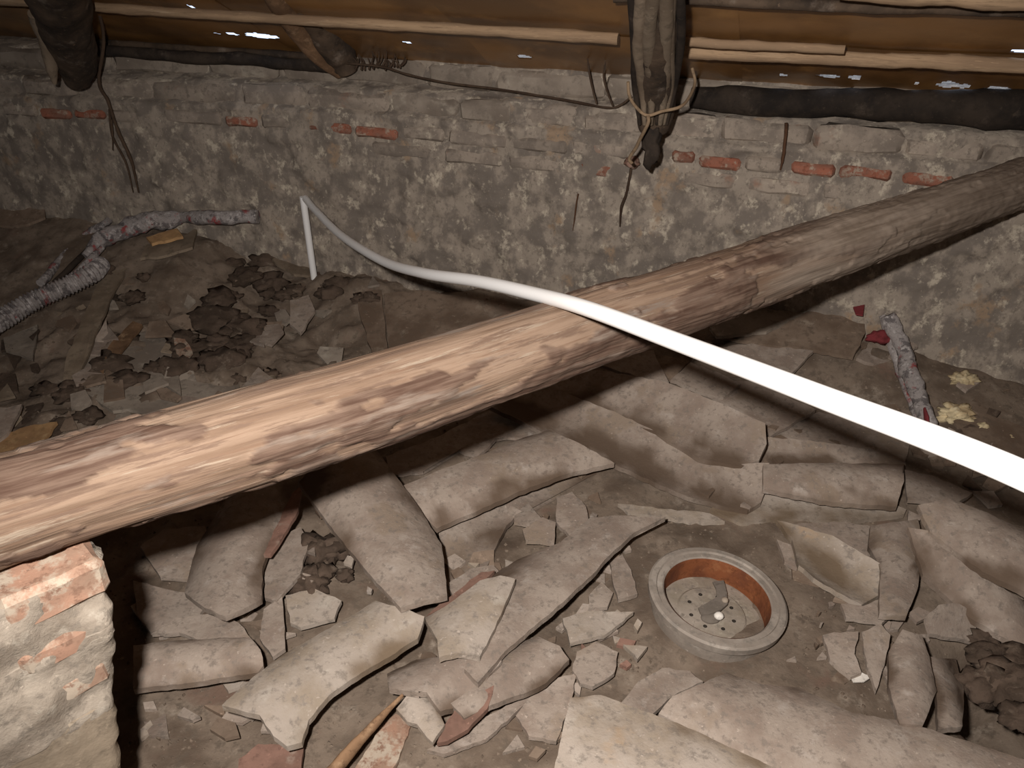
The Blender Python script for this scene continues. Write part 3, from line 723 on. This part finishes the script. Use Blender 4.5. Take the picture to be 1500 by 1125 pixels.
# ------------------------------------------------------------------ roof tiles and large sherds
RT = 'roof tile'; SH = 'tile shard'
P_ = [
 # name, label, cat, outline, dz, axis, b, mat, tilt
 ('clay_slab', 'brown flat clay slab at the wall foot under the far part of the log', SH, [(1050,492),(1123,485),(1187,455),(1267,443),(1268,488),(1250,523),(1187,512),(1110,502)], .085, None, 0, 'tile_brown', (0,.10)),
 ('clay_shard', 'pale broken slab behind the brown flat slab, against the wall', SH, [(1040,480),(1080,455),(1150,430),(1215,412),(1262,432),(1267,443),(1187,455),(1123,485),(1050,492)], .05, None, 0, 'stone', (0,.1)),
 ('clay_shard', 'dusty shard just above the conduit, in front of the brown flat slab', SH, [(1046,510),(1110,502),(1192,514),(1155,550),(1100,533)], .072, None, 0, 'tile', (.1,.0)),
 ('clay_shard', 'dusty shard with a dark crack edge right of the brown slab, above the conduit', SH, [(1194,517),(1250,527),(1275,522),(1268,540),(1235,552),(1207,568),(1157,553)], .055, None, 0, 'tile', (0,.08)),
 ('clay_shard', 'dusty slab beside the lower end of the folded plastic strip', SH, [(1215,572),(1245,550),(1300,530),(1325,545),(1335,605),(1290,602),(1250,590)], .035, None, 0, 'tile', (0,0)),
 ('clay_shard', 'small shard between the brown slab and the red scrap', SH, [(1255,524),(1275,500),(1305,500),(1318,525),(1280,533)], .045, None, 0, 'tile', (0,0)),
 ('clay_shard', 'dusty shard in the shade right under the conduit, above the pair of hollow tiles', SH, [(1030,572),(1060,556),(1110,560),(1195,600),(1127,640),(1121,620),(1070,594)], .045, None, 0, 'tile', (0,0)),
 ('clay_shard', 'long dusty shard in the conduit shadow right of the hollow tiles', SH, [(1126,636),(1200,603),(1290,622),(1332,652),(1325,677),(1210,650)], .03, None, 0, 'tile', (0,0)),
 ('clay_shard', 'brown triangular shard between the log and the conduit', SH, [(940,522),(975,520),(1010,528),(982,556)], .04, None, 0, 'tile_brown', (0,.2)),
 ('clay_shard', 'dusty triangular shard left of the brown triangle, under the log shadow', SH, [(880,535),(940,515),(957,513),(980,560),(930,550)], .07, None, 0, 'tile', (0,0)),
 ('clay_shard', 'dusty shard under the conduit right of the brown triangle', SH, [(982,556),(1012,530),(1050,545),(1085,562),(1060,582),(1035,577)], .055, None, 0, 'tile', (0,0)),
 ('roof_tile', 'hollow dusty roof tile on top of the pile, the upper of the two long parallel ones', RT, [(800,563),(830,545),(857,540),(915,548),(977,560),(1050,588),(1121,620),(1123,650),(1112,674),(1086,684),(1055,678),(1022,671),(960,635),(900,607),(835,582)], .165, ((820,562),(1105,655)), -.052, 'tile', (0,.0)),
 ('roof_tile', 'hollow dusty roof tile, the lower of the two long parallel ones', RT, [(712,592),(760,568),(800,562),(835,578),(900,603),(960,632),(1022,670),(1086,680),(1127,678),(1124,712),(1115,735),(1095,748),(1060,742),(1000,725),(900,680),(800,635)], .105, ((745,583),(1108,716)), -.052, 'tile', (0,.06)),
 ('roof_tile', 'arched dusty tile end sticking out right of the two hollow tiles', RT, [(1118,680),(1200,678),(1325,680),(1324,705),(1314,742),(1220,736),(1118,716)], .07, ((1100,704),(1320,710)), .032, 'tile', (0,0)),
 ('roof_tile', 'shadowed hollow tile above the arched tile end', RT, [(1118,640),(1205,647),(1325,667),(1327,682),(1200,686),(1112,686)], .055, ((1110,660),(1325,675)), -.02, 'tile', (0,.1)),
 ('roof_tile', 'pale tile lip jutting out under the arched tile end', RT, [(1040,745),(1128,708),(1200,728),(1313,740),(1328,746),(1325,753),(1290,758),(1220,763),(1150,760),(1085,766)], .045, ((1060,748),(1325,750)), -.015, 'tile_light', (0,.0)),
 ('clay_shard', 'thin sliver of tile lying above the drum', SH, [(905,738),(945,742),(1040,752),(1062,764),(1010,764),(920,750)], .02, None, 0, 'tile_light', (0,0)),
 ('clay_shard', 'pair-edged shard with a curled lip in the shadow of the log', SH, [(565,668),(640,640),(720,600),(790,600),(812,628),(765,642),(735,636),(700,668),(662,656),(625,668),(620,690),(570,697)], .035, None, 0, 'tile', (0,0)),
 ('roof_tile', 'arched dusty roof tile below the log, right of the steep leaning one', RT, [(583,714),(640,690),(700,668),(770,640),(805,630),(855,653),(900,678),(830,694),(760,720),(700,748),(640,774),(612,748)], .075, ((600,738),(870,655)), .034, 'tile', (0,0)),
 ('roof_tile', 'hollow tile edge with a sweeping curved rim, below the arched tile in the middle', RT, [(640,766),(700,738),(760,712),(830,688),(892,675),(906,682),(870,690),(820,710),(775,735),(742,770),(727,800),(712,832),(690,852),(655,856),(646,800)], .05, ((650,815),(890,684)), -.02, 'tile', (0,0)),
 ('roof_tile', 'steep arched roof tile leaning out from under the log, with a clean cut end', RT, [(437,706),(470,672),(545,650),(582,700),(615,745),(647,797),(652,840),(655,872),(620,879),(587,891),(545,845),(490,780)], .145, ((492,672),(618,880)), .05, 'tile', (0,.10)),
 ('roof_tile', 'upright arched roof tile left of the mud clod, its end chipped round', RT, [(325,740),(360,700),(400,685),(440,690),(428,740),(400,790),(385,830),(383,877),(355,893),(330,903),(300,890),(270,868),(288,800)], .08, ((382,690),(325,893)), .038, 'tile', (0,0)),
 ('clay_shard', 'dusty shard beside the pier shadow, upper one', SH, [(205,800),(240,775),(300,770),(310,790),(280,850),(235,845)], .045, None, 0, 'tile', (0,0)),
 ('clay_shard', 'dusty shard beside the pier shadow, just above the lying arched tile', SH, [(195,850),(270,868),(300,890),(290,905),(220,925),(200,900)], .03, None, 0, 'tile', (0,0)),
 ('clay_shard', 'reddish upright sliver of tile between the upright tile and the leaning tile', SH, [(386,812),(405,770),(428,722),(441,712),(437,748),(412,790),(396,812)], .11, None, 0, 'terra', (0,0)),
 ('clay_shard', 'pale shard right of the upright arched tile', SH, [(386,812),(412,785),(440,772),(452,795),(440,840),(405,880),(388,875)], .05, None, 0, 'tile', (0,0)),
 ('clay_shard', 'narrow upright shard below the upright arched tile', SH, [(386,892),(413,870),(418,950),(400,962),(380,935)], .055, None, 0, 'tile', (0,0)),
 ('clay_shard', 'pale round-edged shard left of the large yellow-stained tile', SH, [(418,872),(460,862),(500,880),(490,905),(440,918),(425,912)], .045, None, 0, 'tile_light', (0,0)),
 ('clay_shard', 'dusty shard over the lying arched tile next to the pier shadow', SH, [(222,928),(258,905),(310,898),(350,912),(370,938),(300,942),(262,926)], .05, None, 0, 'tile', (0,0)),
 ('roof_tile', 'lying arched roof tile with a thin straight lower edge, right of the pier shadow', RT, [(195,945),(260,938),(337,934),(367,934),(382,952),(386,975),(378,985),(300,997),(195,1010)], .075, ((195,974),(383,962)), .034, 'tile', (0,0)),
 ('roof_tile', 'large arched roof tile with a yellow stain, in the lower left of the pile', RT, [(325,1033),(370,992),(417,957),(500,910),(550,880),(588,890),(622,903),(612,935),(570,962),(530,985),(480,1020),(452,1055),(442,1087),(420,1093),(400,1078),(380,1047),(350,1040)], .095, ((375,1050),(600,900)), .042, 'tile_light', (0,0)),
 ('roof_tile', 'long arched roof tile reaching up towards the drum', RT, [(695,860),(760,818),(820,795),(865,758),(900,755),(975,757),(933,777),(893,813),(867,842),(810,895),(747,947),(700,1000),(680,980),(700,910)], .07, ((925,772),(690,975)), .034, 'tile', (0,0)),
 ('roof_tile', 'pale half tile laid over the long arched one, with a pointed reddish upper edge', RT, [(622,905),(660,883),(703,850),(733,843),(755,848),(745,873),(725,920),(703,962),(670,956),(643,963),(641,937)], .115, ((742,848),(655,965)), .034, 'tile_light', (0,0)),
 ('clay_shard', 'reddish strip of tile under the cut end of the steep leaning tile', SH, [(625,903),(650,880),(705,838),(725,836),(700,856),(660,884)], .105, None, 0, 'terra', (0,0)),
 ('clay_shard', 'rounded shard behind the reddish strip, next to the cut tile end', SH, [(655,855),(690,832),(722,828),(735,842),(700,856),(665,876)], .06, None, 0, 'tile', (0,0)),
 ('roof_tile', 'arched dusty tile with a rounded upper end, in the bottom middle', RT, [(660,1030),(690,985),(747,947),(787,932),(820,946),(834,966),(800,1000),(777,1012),(720,1032),(680,1052)], .065, ((825,945),(675,1040)), .032, 'tile', (0,0)),
 ('roof_tile', 'arched tile below the pale half tile, ending over the wooden splinter', RT, [(567,987),(610,966),(643,962),(670,955),(707,960),(735,968),(705,1005),(663,1038),(645,1042),(625,1014),(600,1012),(570,1008)], .085, ((715,962),(600,1022)), .03, 'tile', (0,0)),
 ('clay_shard', 'pale broken tile end with a hooked tip, at the bottom right of the splinter', SH, [(580,1038),(600,1014),(627,1012),(644,1040),(652,1062),(633,1088),(620,1072),(611,1060),(597,1057)], .075, ((600,1020),(638,1075)), .012, 'tile_light', (0,0)),
 ('clay_shard', 'dusty curved strip under the arched tile in the bottom middle', SH, [(655,1088),(700,1055),(775,1018),(800,1000),(815,1005),(765,1035),(712,1082),(650,1105),(625,1098)], .03, None, 0, 'tile', (0,0)),
 ('clay_shard', 'bare reddish broken face of tile at the bottom, jagged', SH, [(640,1088),(652,1062),(668,1036),(688,1034),(705,1014),(724,1004),(714,1038),(685,1068),(655,1086)], .085, None, 0, 'terra', (0,.3)),
 ('clay_shard', 'dusty shard left of the big pale slab at the bottom', SH, [(755,1048),(790,1002),(845,985),(836,1030),(815,1085),(775,1078)], .035, None, 0, 'tile', (0,0)),
 ('roof_tile', 'big arched roof tile seen from above along its back, lying behind the big pale slab', RT, [(965,1045),(985,1020),(1065,985),(1115,1002),(1170,1007),(1250,1045),(1320,1055),(1500,1112),(1620,1160),(1600,1260),(1300,1200),(1130,1130),(1040,1085)], .095, ((990,1045),(1560,1190)), .026, 'tile', (0,0)),
 ('roof_tile', 'big pale smooth slab cut off by the bottom edge', RT, [(835,1022),(880,1018),(1000,1062),(1120,1118),(1210,1160),(1160,1290),(780,1290),(812,1125)], .13, ((810,1120),(1150,1250)), .022, 'tile_light', (0,0)),
 ('clay_shard', 'rounded dusty shard left of the big arched tile, below the drum', SH, [(905,1038),(935,998),(970,978),(1010,983),(1030,998),(985,1020),(955,1046)], .05, None, 0, 'tile', (0,0)),
 ('roof_tile', 'pale hollow tile fragment slanting down right of the drum', RT, [(1138,762),(1165,768),(1220,785),(1300,832),(1325,862),(1290,870),(1262,886),(1200,852),(1170,828),(1160,790)], .08, ((1150,770),(1290,870)), -.02, 'tile_light', (0,0)),
 ('clay_shard', 'dusty flat shard under the tile lip, right of the drum', SH, [(1165,768),(1240,764),(1290,775),(1300,800),(1275,812),(1230,795)], .035, None, 0, 'tile', (0,0)),
 ('roof_tile', 'arched tile at the right edge, upper of the slanting pair', RT, [(1345,740),(1390,730),(1440,748),(1530,790),(1540,890),(1500,866),(1440,838),(1362,778)], .125, ((1355,755),(1530,845)), .035, 'tile', (0,0)),
 ('roof_tile', 'arched tile at the right edge, lower of the slanting pair', RT, [(1330,772),(1362,778),(1440,842),(1530,900),(1540,990),(1490,945),(1420,905),(1352,842)], .085, ((1340,790),(1530,945)), .03, 'tile', (0,0)),
 ('roof_tile', 'short arched tile standing between the pale fragment and the slanting pair', RT, [(1275,770),(1345,760),(1352,800),(1345,860),(1328,902),(1288,900),(1290,832),(1272,800)], .06, ((1315,765),(1308,900)), .025, 'tile', (0,0)),
 ('clay_shard', 'grey rounded shard at the right edge, over the vertical tiles', SH, [(1355,905),(1375,886),(1405,884),(1450,918),(1495,938),(1475,953),(1420,938),(1362,928)], .11, None, 0, 'tile', (0,0)),
 ('roof_tile', 'narrow arched tile pointing at the viewer, left of the vertical pair at lower right', RT, [(1302,955),(1322,922),(1350,930),(1362,962),(1372,1012),(1352,1062),(1318,1060),(1302,1005)], .11, ((1332,925),(1336,1060)), .03, 'tile', (0,0)),
 ('roof_tile', 'narrow arched tile pointing at the viewer, right of the vertical pair at lower right', RT, [(1358,962),(1400,965),(1412,1010),(1410,1064),(1374,1068),(1372,1012)], .08, ((1380,965),(1392,1065)), .025, 'tile', (0,0)),
 ('clay_shard', 'dusty shard above the scrap of white paper', SH, [(1205,930),(1222,926),(1258,925),(1252,958),(1262,985),(1246,992),(1216,966)], .04, None, 0, 'tile', (0,0)),
 ('clay_shard', 'thin shard standing on edge right of the scrap of white paper', SH, [(1262,926),(1290,913),(1305,930),(1296,975),(1284,1012),(1270,975)], .06, None, 0, 'tile', (0,.3)),
 ('clay_shard', 'small shard at the lower tip of the pale hollow fragment', SH, [(1232,884),(1262,888),(1300,872),(1322,882),(1292,912),(1240,905)], .05, None, 0, 'tile', (0,0)),
 ('clay_shard', 'narrow shard left of the pale hollow fragment, beside the drum', SH, [(1138,790),(1160,798),(1168,832),(1150,822)], .025, None, 0, 'tile', (0,0)),
 ('clay_shard', 'shard behind the upper slanting tile, in the conduit shadow', SH, [(1325,688),(1365,696),(1425,722),(1400,738),(1330,732)], .06, None, 0, 'tile', (0,0)),
 ('clay_shard', 'brown slab at the right edge behind the conduit', SH, [(1395,615),(1440,605),(1520,632),(1520,690),(1440,665)], .03, None, 0, 'tile_brown', (0,0)),
 ('clay_shard', 'pale pointed shard left of the drum', SH, [(824,905),(862,895),(928,896),(905,915),(885,930),(835,942)], .05, None, 0, 'tile_light', (0,0)),
 ('clay_shard', 'small pale triangle of tile below the pale pointed shard', SH, [(913,944),(948,947),(934,965)], .035, None, 0, 'tile_light', (0,0)),
 ('clay_shard', 'square-cornered shard in the hollow above the long arched tile', SH, [(765,775),(795,757),(815,765),(812,795),(770,792)], .05, None, 0, 'tile', (0,0)),
 ('clay_shard', 'rounded shard at the head of the long arched tile', SH, [(815,728),(838,720),(858,742),(862,762),(835,785),(815,765)], .045, None, 0, 'tile', (0,0)),
 ('clay_shard', 'two-pointed shard between the long arched tile and the drum', SH, [(893,822),(912,812),(925,835),(934,870),(905,878),(898,850)], .03, None, 0, 'tile', (0,0)),
 ('clay_shard', 'small holed shard left of the two-pointed shard', SH, [(862,872),(882,852),(898,868),(890,888),(862,892)], .03, None, 0, 'tile', (0,0)),
 ('clay_shard', 'dusty shard below the pale pointed shard, touching the small triangle', SH, [(838,982),(845,955),(872,940),(905,955),(900,985),(868,1006),(850,1000)], .04, None, 0, 'tile', (0,0)),
 # left part
 ('clay_shard', 'large cracked dusty slab in the mud left of the log', SH, [(105,560),(120,525),(150,505),(240,470),(260,500),(235,545),(290,560),(345,568),(300,600),(230,612),(195,600),(165,602),(140,585)], .025, None, 0, 'stone', (0,0)),
 ('clay_shard', 'grey shard half hidden behind the log on its left part', SH, [(335,600),(355,565),(378,538),(402,555),(392,590)], .05, None, 0, 'tile', (0,0)),
 ('clay_shard', 'small grey shard lying on the mud right of the conduit foot', SH, [(425,440),(452,432),(462,455),(440,488),(424,474)], .04, None, 0, 'tile', (0,0)),
 ('clay_shard', 'brownish slab with a straight left edge behind the log', SH, [(562,430),(620,425),(700,440),(720,470),(640,498),(570,515)], .05, None, 0, 'tile_brown', (0,0)),
 ('clay_shard', 'upright dusty slab left of the long straight crack behind the log', SH, [(520,428),(558,425),(568,512),(545,518),(530,470)], .045, None, 0, 'tile_brown', (0,0)),
 ('clay_shard', 'triangular pale shard at the left edge above the log', SH, [(-10,600),(32,592),(10,635),(-10,650)], .06, None, 0, 'tile', (0,0)),
 ('clay_shard', 'pale square shard under the ribbed hose at the left edge', SH, [(5,495),(55,475),(48,525),(8,512)], .03, None, 0, 'stone', (0,0)),
 ('clay_shard', 'small pinkish shard on the mud left of the log', SH, [(254,492),(268,490),(282,515),(270,528),(258,518)], .05, None, 0, 'brick_orange', (0,0)),
 ('wooden_board', 'tan wooden board end at the left edge just above the log', 'board', [(-10,640),(50,622),(84,618),(50,662),(-10,680)], .05, None, 0, 'wood_yellow', (0,0)),
 ('wooden_plank', 'dusty plank slanting down from the plastic bundle at the left', 'plank', [(150,400),(188,388),(160,440),(118,545),(92,565),(95,530)], .06, None, 0, 'wood_grey', (0,0)),
 ('wooden_plank', 'short dark brown plank beside the dusty slanting plank', 'plank', [(140,540),(160,505),(195,470),(208,475),(180,510),(150,545)], .05, None, 0, 'wood_brown', (0,0)),
 ('wooden_plank', 'long dusty plank leaning along the wall foot left of the conduit', 'plank', [(340,330),(365,332),(410,360),(452,388),(455,404),(430,402),(390,375)], .05, None, 0, 'wood_grey', (0,0)),
 ('stone', 'grey rounded stone behind the plastic bundle against the wall', 'stone', [(190,302),(205,275),(240,268),(262,285),(270,310),(215,322)], .05, None, 0, 'stone', (0,0)),
 ('wooden_board', 'yellow wood offcut under the plastic bundle', 'board', [(214,347),(260,334),(268,346),(222,357)], .08, None, 0, 'wood_yellow', (0,0)),
 ('wooden_board', 'small yellow wood end behind the plastic bundle, beside the grey stone', 'board', [(240,292),(265,294),(276,308),(250,305)], .06, None, 0, 'wood_yellow', (0,0)),
 ('clay_shard', 'tan slab below the yellow wood offcut', SH, [(205,378),(215,358),(265,350),(290,332),(282,362),(240,374)], .05, None, 0, 'wood_grey', (0,0)),
 ('clay_shard', 'brown broken slab at the left edge against the wall', SH, [(-10,300),(25,282),(62,285),(66,318),(30,330),(-10,330)], .05, None, 0, 'tile_brown', (0,.3)),
 ('brick_fragment', 'orange-red brick fragment at the bottom edge left of the splinter', 'brick fragment', [(350,1112),(378,1090),(445,1092),(440,1140),(350,1140)], .04, None, 0, 'terra', (0,0)),
 ('brick_fragment', 'flat orange brick piece in the bottom edge right of the splinter', 'brick fragment', [(520,1125),(560,1062),(580,1045),(604,1060),(580,1120),(560,1140),(520,1140)], .02, None, 0, 'brick_orange', (0,0)),
]
for (nm, lb, ct, pts, dz, ax, b, m, tl) in P_:
    piece(nm, lb, ct, pts, dz, ax, b, m, tl, th=.016 if ct == RT else .012, jag=.9 if ct == RT else 1.3)

# splinter of wood
setp(sweep('wood_splinter', [G(470, 1150, .06), G(500, 1115, .08), G(545, 1065, .10), G(590, 1018, .12)], [.018, .016, .013, .004], M['wood_brown'], None, seg=12, rough=.3, flat=.6),
     'brown wooden splinter sticking up at the bottom edge', 'splinter')

# ------------------------------------------------------------------ loose small fragments
ADJ = {'tile': 'dusty grey', 'tile_light': 'pale', 'tile_brown': 'brown', 'terra': 'reddish', 'stone': 'grey', 'wood_grey': 'tan', 'clod': 'dark', 'brick_orange': 'orange'}
def scatter(n, box, group, label, mats, smin, smax, seed, dz=(.004, .03)):
    rr = random.Random(seed)
    for k in range(n):
        x = rr.uniform(box[0], box[2]); y = rr.uniform(box[1], box[3])
        sc = (y + 145) / 900
        s = rr.uniform(smin, smax) * sc; nv = rr.choice((3, 4, 4, 5)); ph = rr.uniform(0, 6.28)
        el = rr.uniform(.5, 1); rot = rr.uniform(0, 3.14)
        pts = []
        for j in range(nv):
            th = ph + 2 * math.pi * (j + rr.uniform(-.25, .25)) / nv; q = s * rr.uniform(.75, 1.1)
            u, v = q * math.cos(th), q * math.sin(th) * el
            pts.append((x + u * math.cos(rot) - v * math.sin(rot), y + (u * math.sin(rot) + v * math.cos(rot)) * .7))
        d_ = rr.uniform(*dz); mm = rr.choice(mats)
        piece('clay_fragment', ADJ[mm] + ' ' + label, 'tile fragment', pts, d_, None, 0, mm, (rr.uniform(-.3, .3), rr.uniform(-.2, .3)),
              th=.010, jag=.8, group=ADJ[mm] + ' ' + group, grain=14, seed=seed * 1000 + k)
scatter(34, (200, 800, 420, 1110), 'small fragments at lower left', 'small tile fragment lying loose right of the pier', ['tile', 'tile', 'tile_brown', 'tile_light'], 10, 26, 1)
scatter(42, (560, 640, 900, 920), 'small fragments in the middle of the pile', 'small tile fragment wedged in the middle of the tile pile', ['tile', 'tile', 'tile_brown'], 12, 28, 2)
scatter(26, (740, 900, 960, 1110), 'small fragments below the drum', 'small tile fragment lying between the tiles at bottom and the drum', ['tile', 'tile_light', 'tile_brown', 'terra'], 7, 18, 3)
scatter(40, (1180, 770, 1490, 1010), 'small fragments right of the drum', 'small tile fragment in the rubble right of the drum', ['tile', 'tile', 'tile_brown', 'tile'], 10, 30, 4)
scatter(40, (900, 460, 1380, 680), 'small fragments behind the conduit', 'small tile fragment in the far rubble around the conduit', ['tile', 'tile_brown', 'tile'], 14, 34, 5)
scatter(46, (90, 390, 560, 640), 'small fragments in the mud behind the log', 'small fragment in the dark mud behind the log', ['stone', 'tile_brown', 'wood_grey', 'clod'], 10, 34, 6)
scatter(22, (0, 330, 130, 640), 'small fragments at the far left', 'small fragment in the heap at the far left', ['tile_brown', 'wood_grey', 'clod'], 14, 36, 7)
scatter(18, (1380, 560, 1500, 740), 'small fragments at the right edge', 'small fragment behind the conduit at the right edge', ['tile_brown', 'clod', 'tile'], 10, 30, 8)
scatter(46, (420, 700, 960, 1000), 'thin flakes over the pile', 'thin flake of tile lying over the pile between the log and the drum', ['tile', 'tile_brown', 'tile_light'], 6, 15, 10, dz=(.01, .05))
scatter(34, (980, 500, 1340, 760), 'thin flakes around the hollow tiles', 'thin flake of tile around the hollow tiles and the conduit shadow', ['tile', 'tile_brown'], 8, 20, 11, dz=(.01, .05))
scatter(12, (1150, 880, 1250, 1050), 'crumbs on the bare dirt', 'tiny fragment on the bare dirt right of the drum', ['tile', 'tile_brown'], 4, 9, 9)

# mud clods
def clods(n, box, r0, r1, group, label, seed, sq=.7):
    rr = random.Random(seed)
    for k in range(n):
        x = rr.uniform(box[0], box[2]); y = rr.uniform(box[1], box[3]); r = rr.uniform(r0, r1)
        p = G(x, y, r * .30)
        setp(lump('mud_clod', p, r, M['clod'], None, amp=.7, freq=1.8, sq=(1, rr.uniform(.7, 1), sq), level=3, seed=seed + k), label, 'mud clod', group)
clods(9, (440, 800, 515, 870), .022, .05, 'dark mud clods below the log', 'dark crumbling mud clod between the upright tile and the leaning tile', 21)
clods(34, (150, 375, 440, 560), .03, .085, 'mud clods behind the log', 'dark mud clod in the heap behind the log', 41, .5)
clods(12, (450, 385, 545, 440), .03, .055, 'mud clods at the conduit foot', 'dark mud clod at the foot of the conduit drop', 71, .6)
scatter(26, (110, 460, 430, 600), 'slabs in the mud behind the log', 'slab fragment set in the mud between the log and the plastic bundle', ['stone', 'tile', 'tile_brown'], 22, 46, 12, dz=(.02, .06))
clods(16, (1428, 905, 1510, 1075), .03, .06, 'dark lumps for the shaded hollow at lower right', 'dark lump added for the shade of the lower right hollow', 121, .6)  # dark lumps added in place of the shade in a deep hollow
clods(6, (60, 560, 130, 620), .03, .05, 'mud clods at the left edge', 'dark mud clod above the log at the left', 91, .5)
# grit too fine to count
def grit():
    rr = random.Random(5); vs, fs = [], []
    for k in range(2600):
        x = rr.uniform(0, 1500); y = rr.uniform(420, 1125); p = G(x, y); 
        s = rr.uniform(.002, .006); z = gz(p.x, p.y)
        if (p - K).dot(NR) < .06 or (p - K).dot(NL) < .06 or abs(p.x) > 1.9 or (p.x - dc.x) ** 2 + (p.y - dc.y) ** 2 < .04: continue
        b0 = len(vs); q = Vector((p.x, p.y, z)); r = [rr.uniform(.6, 1.3) for _ in range(6)]
        vs += [q + Vector((s * r[0], 0, 0)), q + Vector((0, s * r[1], 0)), q - Vector((s * r[2], 0, 0)), q - Vector((0, s * r[3], 0)), q + Vector((0, 0, s * r[4])), q - Vector((0, 0, s))]
        for a, c in ((0, 1), (1, 2), (2, 3), (3, 0)): fs.append((b0 + a, b0 + c, b0 + 4)); fs.append((b0 + c, b0 + a, b0 + 5))
    o = link_mesh('grit', vs, fs, M['dirt'], smooth=False); setp(o, 'fine clay grit scattered over the dirt floor', 'grit', kind='stuff')
grit()

# ------------------------------------------------------------------ plastic-wrapped bundle (left), strip and scraps (right)
setp(sweep('ribbed_hose', [G(-60, 508, .10), G(0, 470, .10), G(50, 440, .10), G(100, 418, .10), G(135, 400, .10), G(150, 386, .09)], [.036, .036, .036, .036, .036, .03], M['wrap'], None, seg=20, sub=30, ribs=420),
     'thick grey-white ribbed hose running in from the left edge', 'hose')
bd = empty('plastic_bundle', tuple(G(200, 330, .05))); setp(bd, 'printed white and red plastic sheeting twisted into a bundle along the wall foot', 'plastic bundle')
sweep('twisted_sheet', [G(125, 376, .08), G(155, 348, .09), G(195, 331, .09), G(235, 323, .09), G(275, 318, .09)], [.020, .038, .040, .036, .022], M['wrap'], bd, seg=24, sub=16, rough=.5, rfreq=16)
sweep('flat_end', [G(268, 318, .09), on_wall(310, 319, .07), on_wall(350, 318, .06), on_wall(378, 318, .05)], [.026, .030, .030, .028], M['wrap'], bd, seg=18, sub=12, rough=.2, rfreq=16)
sweep('loose_strand', [G(60, 415, .07), G(95, 375, .08), G(130, 345, .09), G(160, 322, .09)], [.016, .020, .022, .014], M['wrap'], bd, seg=12, sub=12, rough=.4)
sweep('loose_strand', [G(75, 418, .07), G(110, 385, .08), G(145, 352, .08), G(165, 335, .08)], [.010, .012, .014, .012], M['wood_black'], bd, seg=10, sub=8, rough=.3)
sweep('loose_strand', [G(85, 422, .07), G(120, 392, .08), G(150, 362, .08)], [.010, .014, .012], M['wrap'], bd, seg=10, sub=8, rough=.3)
ps = empty('plastic_strip', tuple(G(1335, 560, .05))); setp(ps, 'folded strip of grey printed plastic with red marks, standing against the wall foot at right', 'plastic strip')
sweep('strip_fold', [G(1300, 462, .13), G(1318, 500, .12), G(1335, 550, .10), G(1352, 598, .08), G(1366, 640, .06)], [.022, .026, .028, .026, .022], M['wrap'], ps, seg=14, sub=14, rough=.35, rfreq=22, flat=.7)
sweep('strip_fold', [G(1292, 462, .11), G(1305, 500, .10), G(1322, 550, .08), G(1340, 600, .06), G(1352, 635, .05)], [.012, .016, .018, .016, .012], M['wrap'], ps, seg=10, sub=10, rough=.3, rfreq=22, flat=.6)
sweep('red_patch', [G(1354, 598, .115), G(1357, 612, .11), G(1360, 624, .105)], [.006, .012, .006], M['cloth_red'], ps, seg=10, flat=.5)
lump('red_scrap', G(1287, 494, .07), .040, M['cloth_red'], None, amp=.6, sq=(1, .6, .55), seed=8); setp(bpy.data.objects['red_scrap'], 'crumpled dark red scrap beside the folded plastic strip', 'scrap')
piece('red_scrap', 'small dark red corner at the tip of the brown flat slab', 'scrap', [(1250,450),(1266,446),(1264,462),(1254,460)], .12, None, 0, 'cloth_red', (0,0), th=.004)
for (x, y, r, lb, sd) in [(1412, 556, .038, 'yellowish foam lump nearest the wall at right', 3), (1402, 606, .050, 'largest yellowish foam lump with dark folds, at right', 5), (1487, 646, .030, 'thin yellowish foam piece at the right edge', 9)]:
    setp(lump('foam_lump', G(x, y, r * .4), r, M['foam'], None, amp=.55, freq=2.4, sq=(1.15, .8, .55), level=4, seed=sd), lb, 'foam')
setp(lump('foam_lump', G(1440, 625, .02), .022, M['foam'], None, amp=.55, freq=2.4, sq=(1, .7, .5), level=3, seed=19), 'small pale foam crumb right of the largest foam lump', 'foam')
piece('paper_scrap', 'small bright white scrap on the dirt at lower right', 'scrap', [(1243,987),(1252,990),(1260,983),(1268,988),(1278,991),(1266,998),(1250,999)], .03, None, 0, 'paper', (0,0), th=.003)
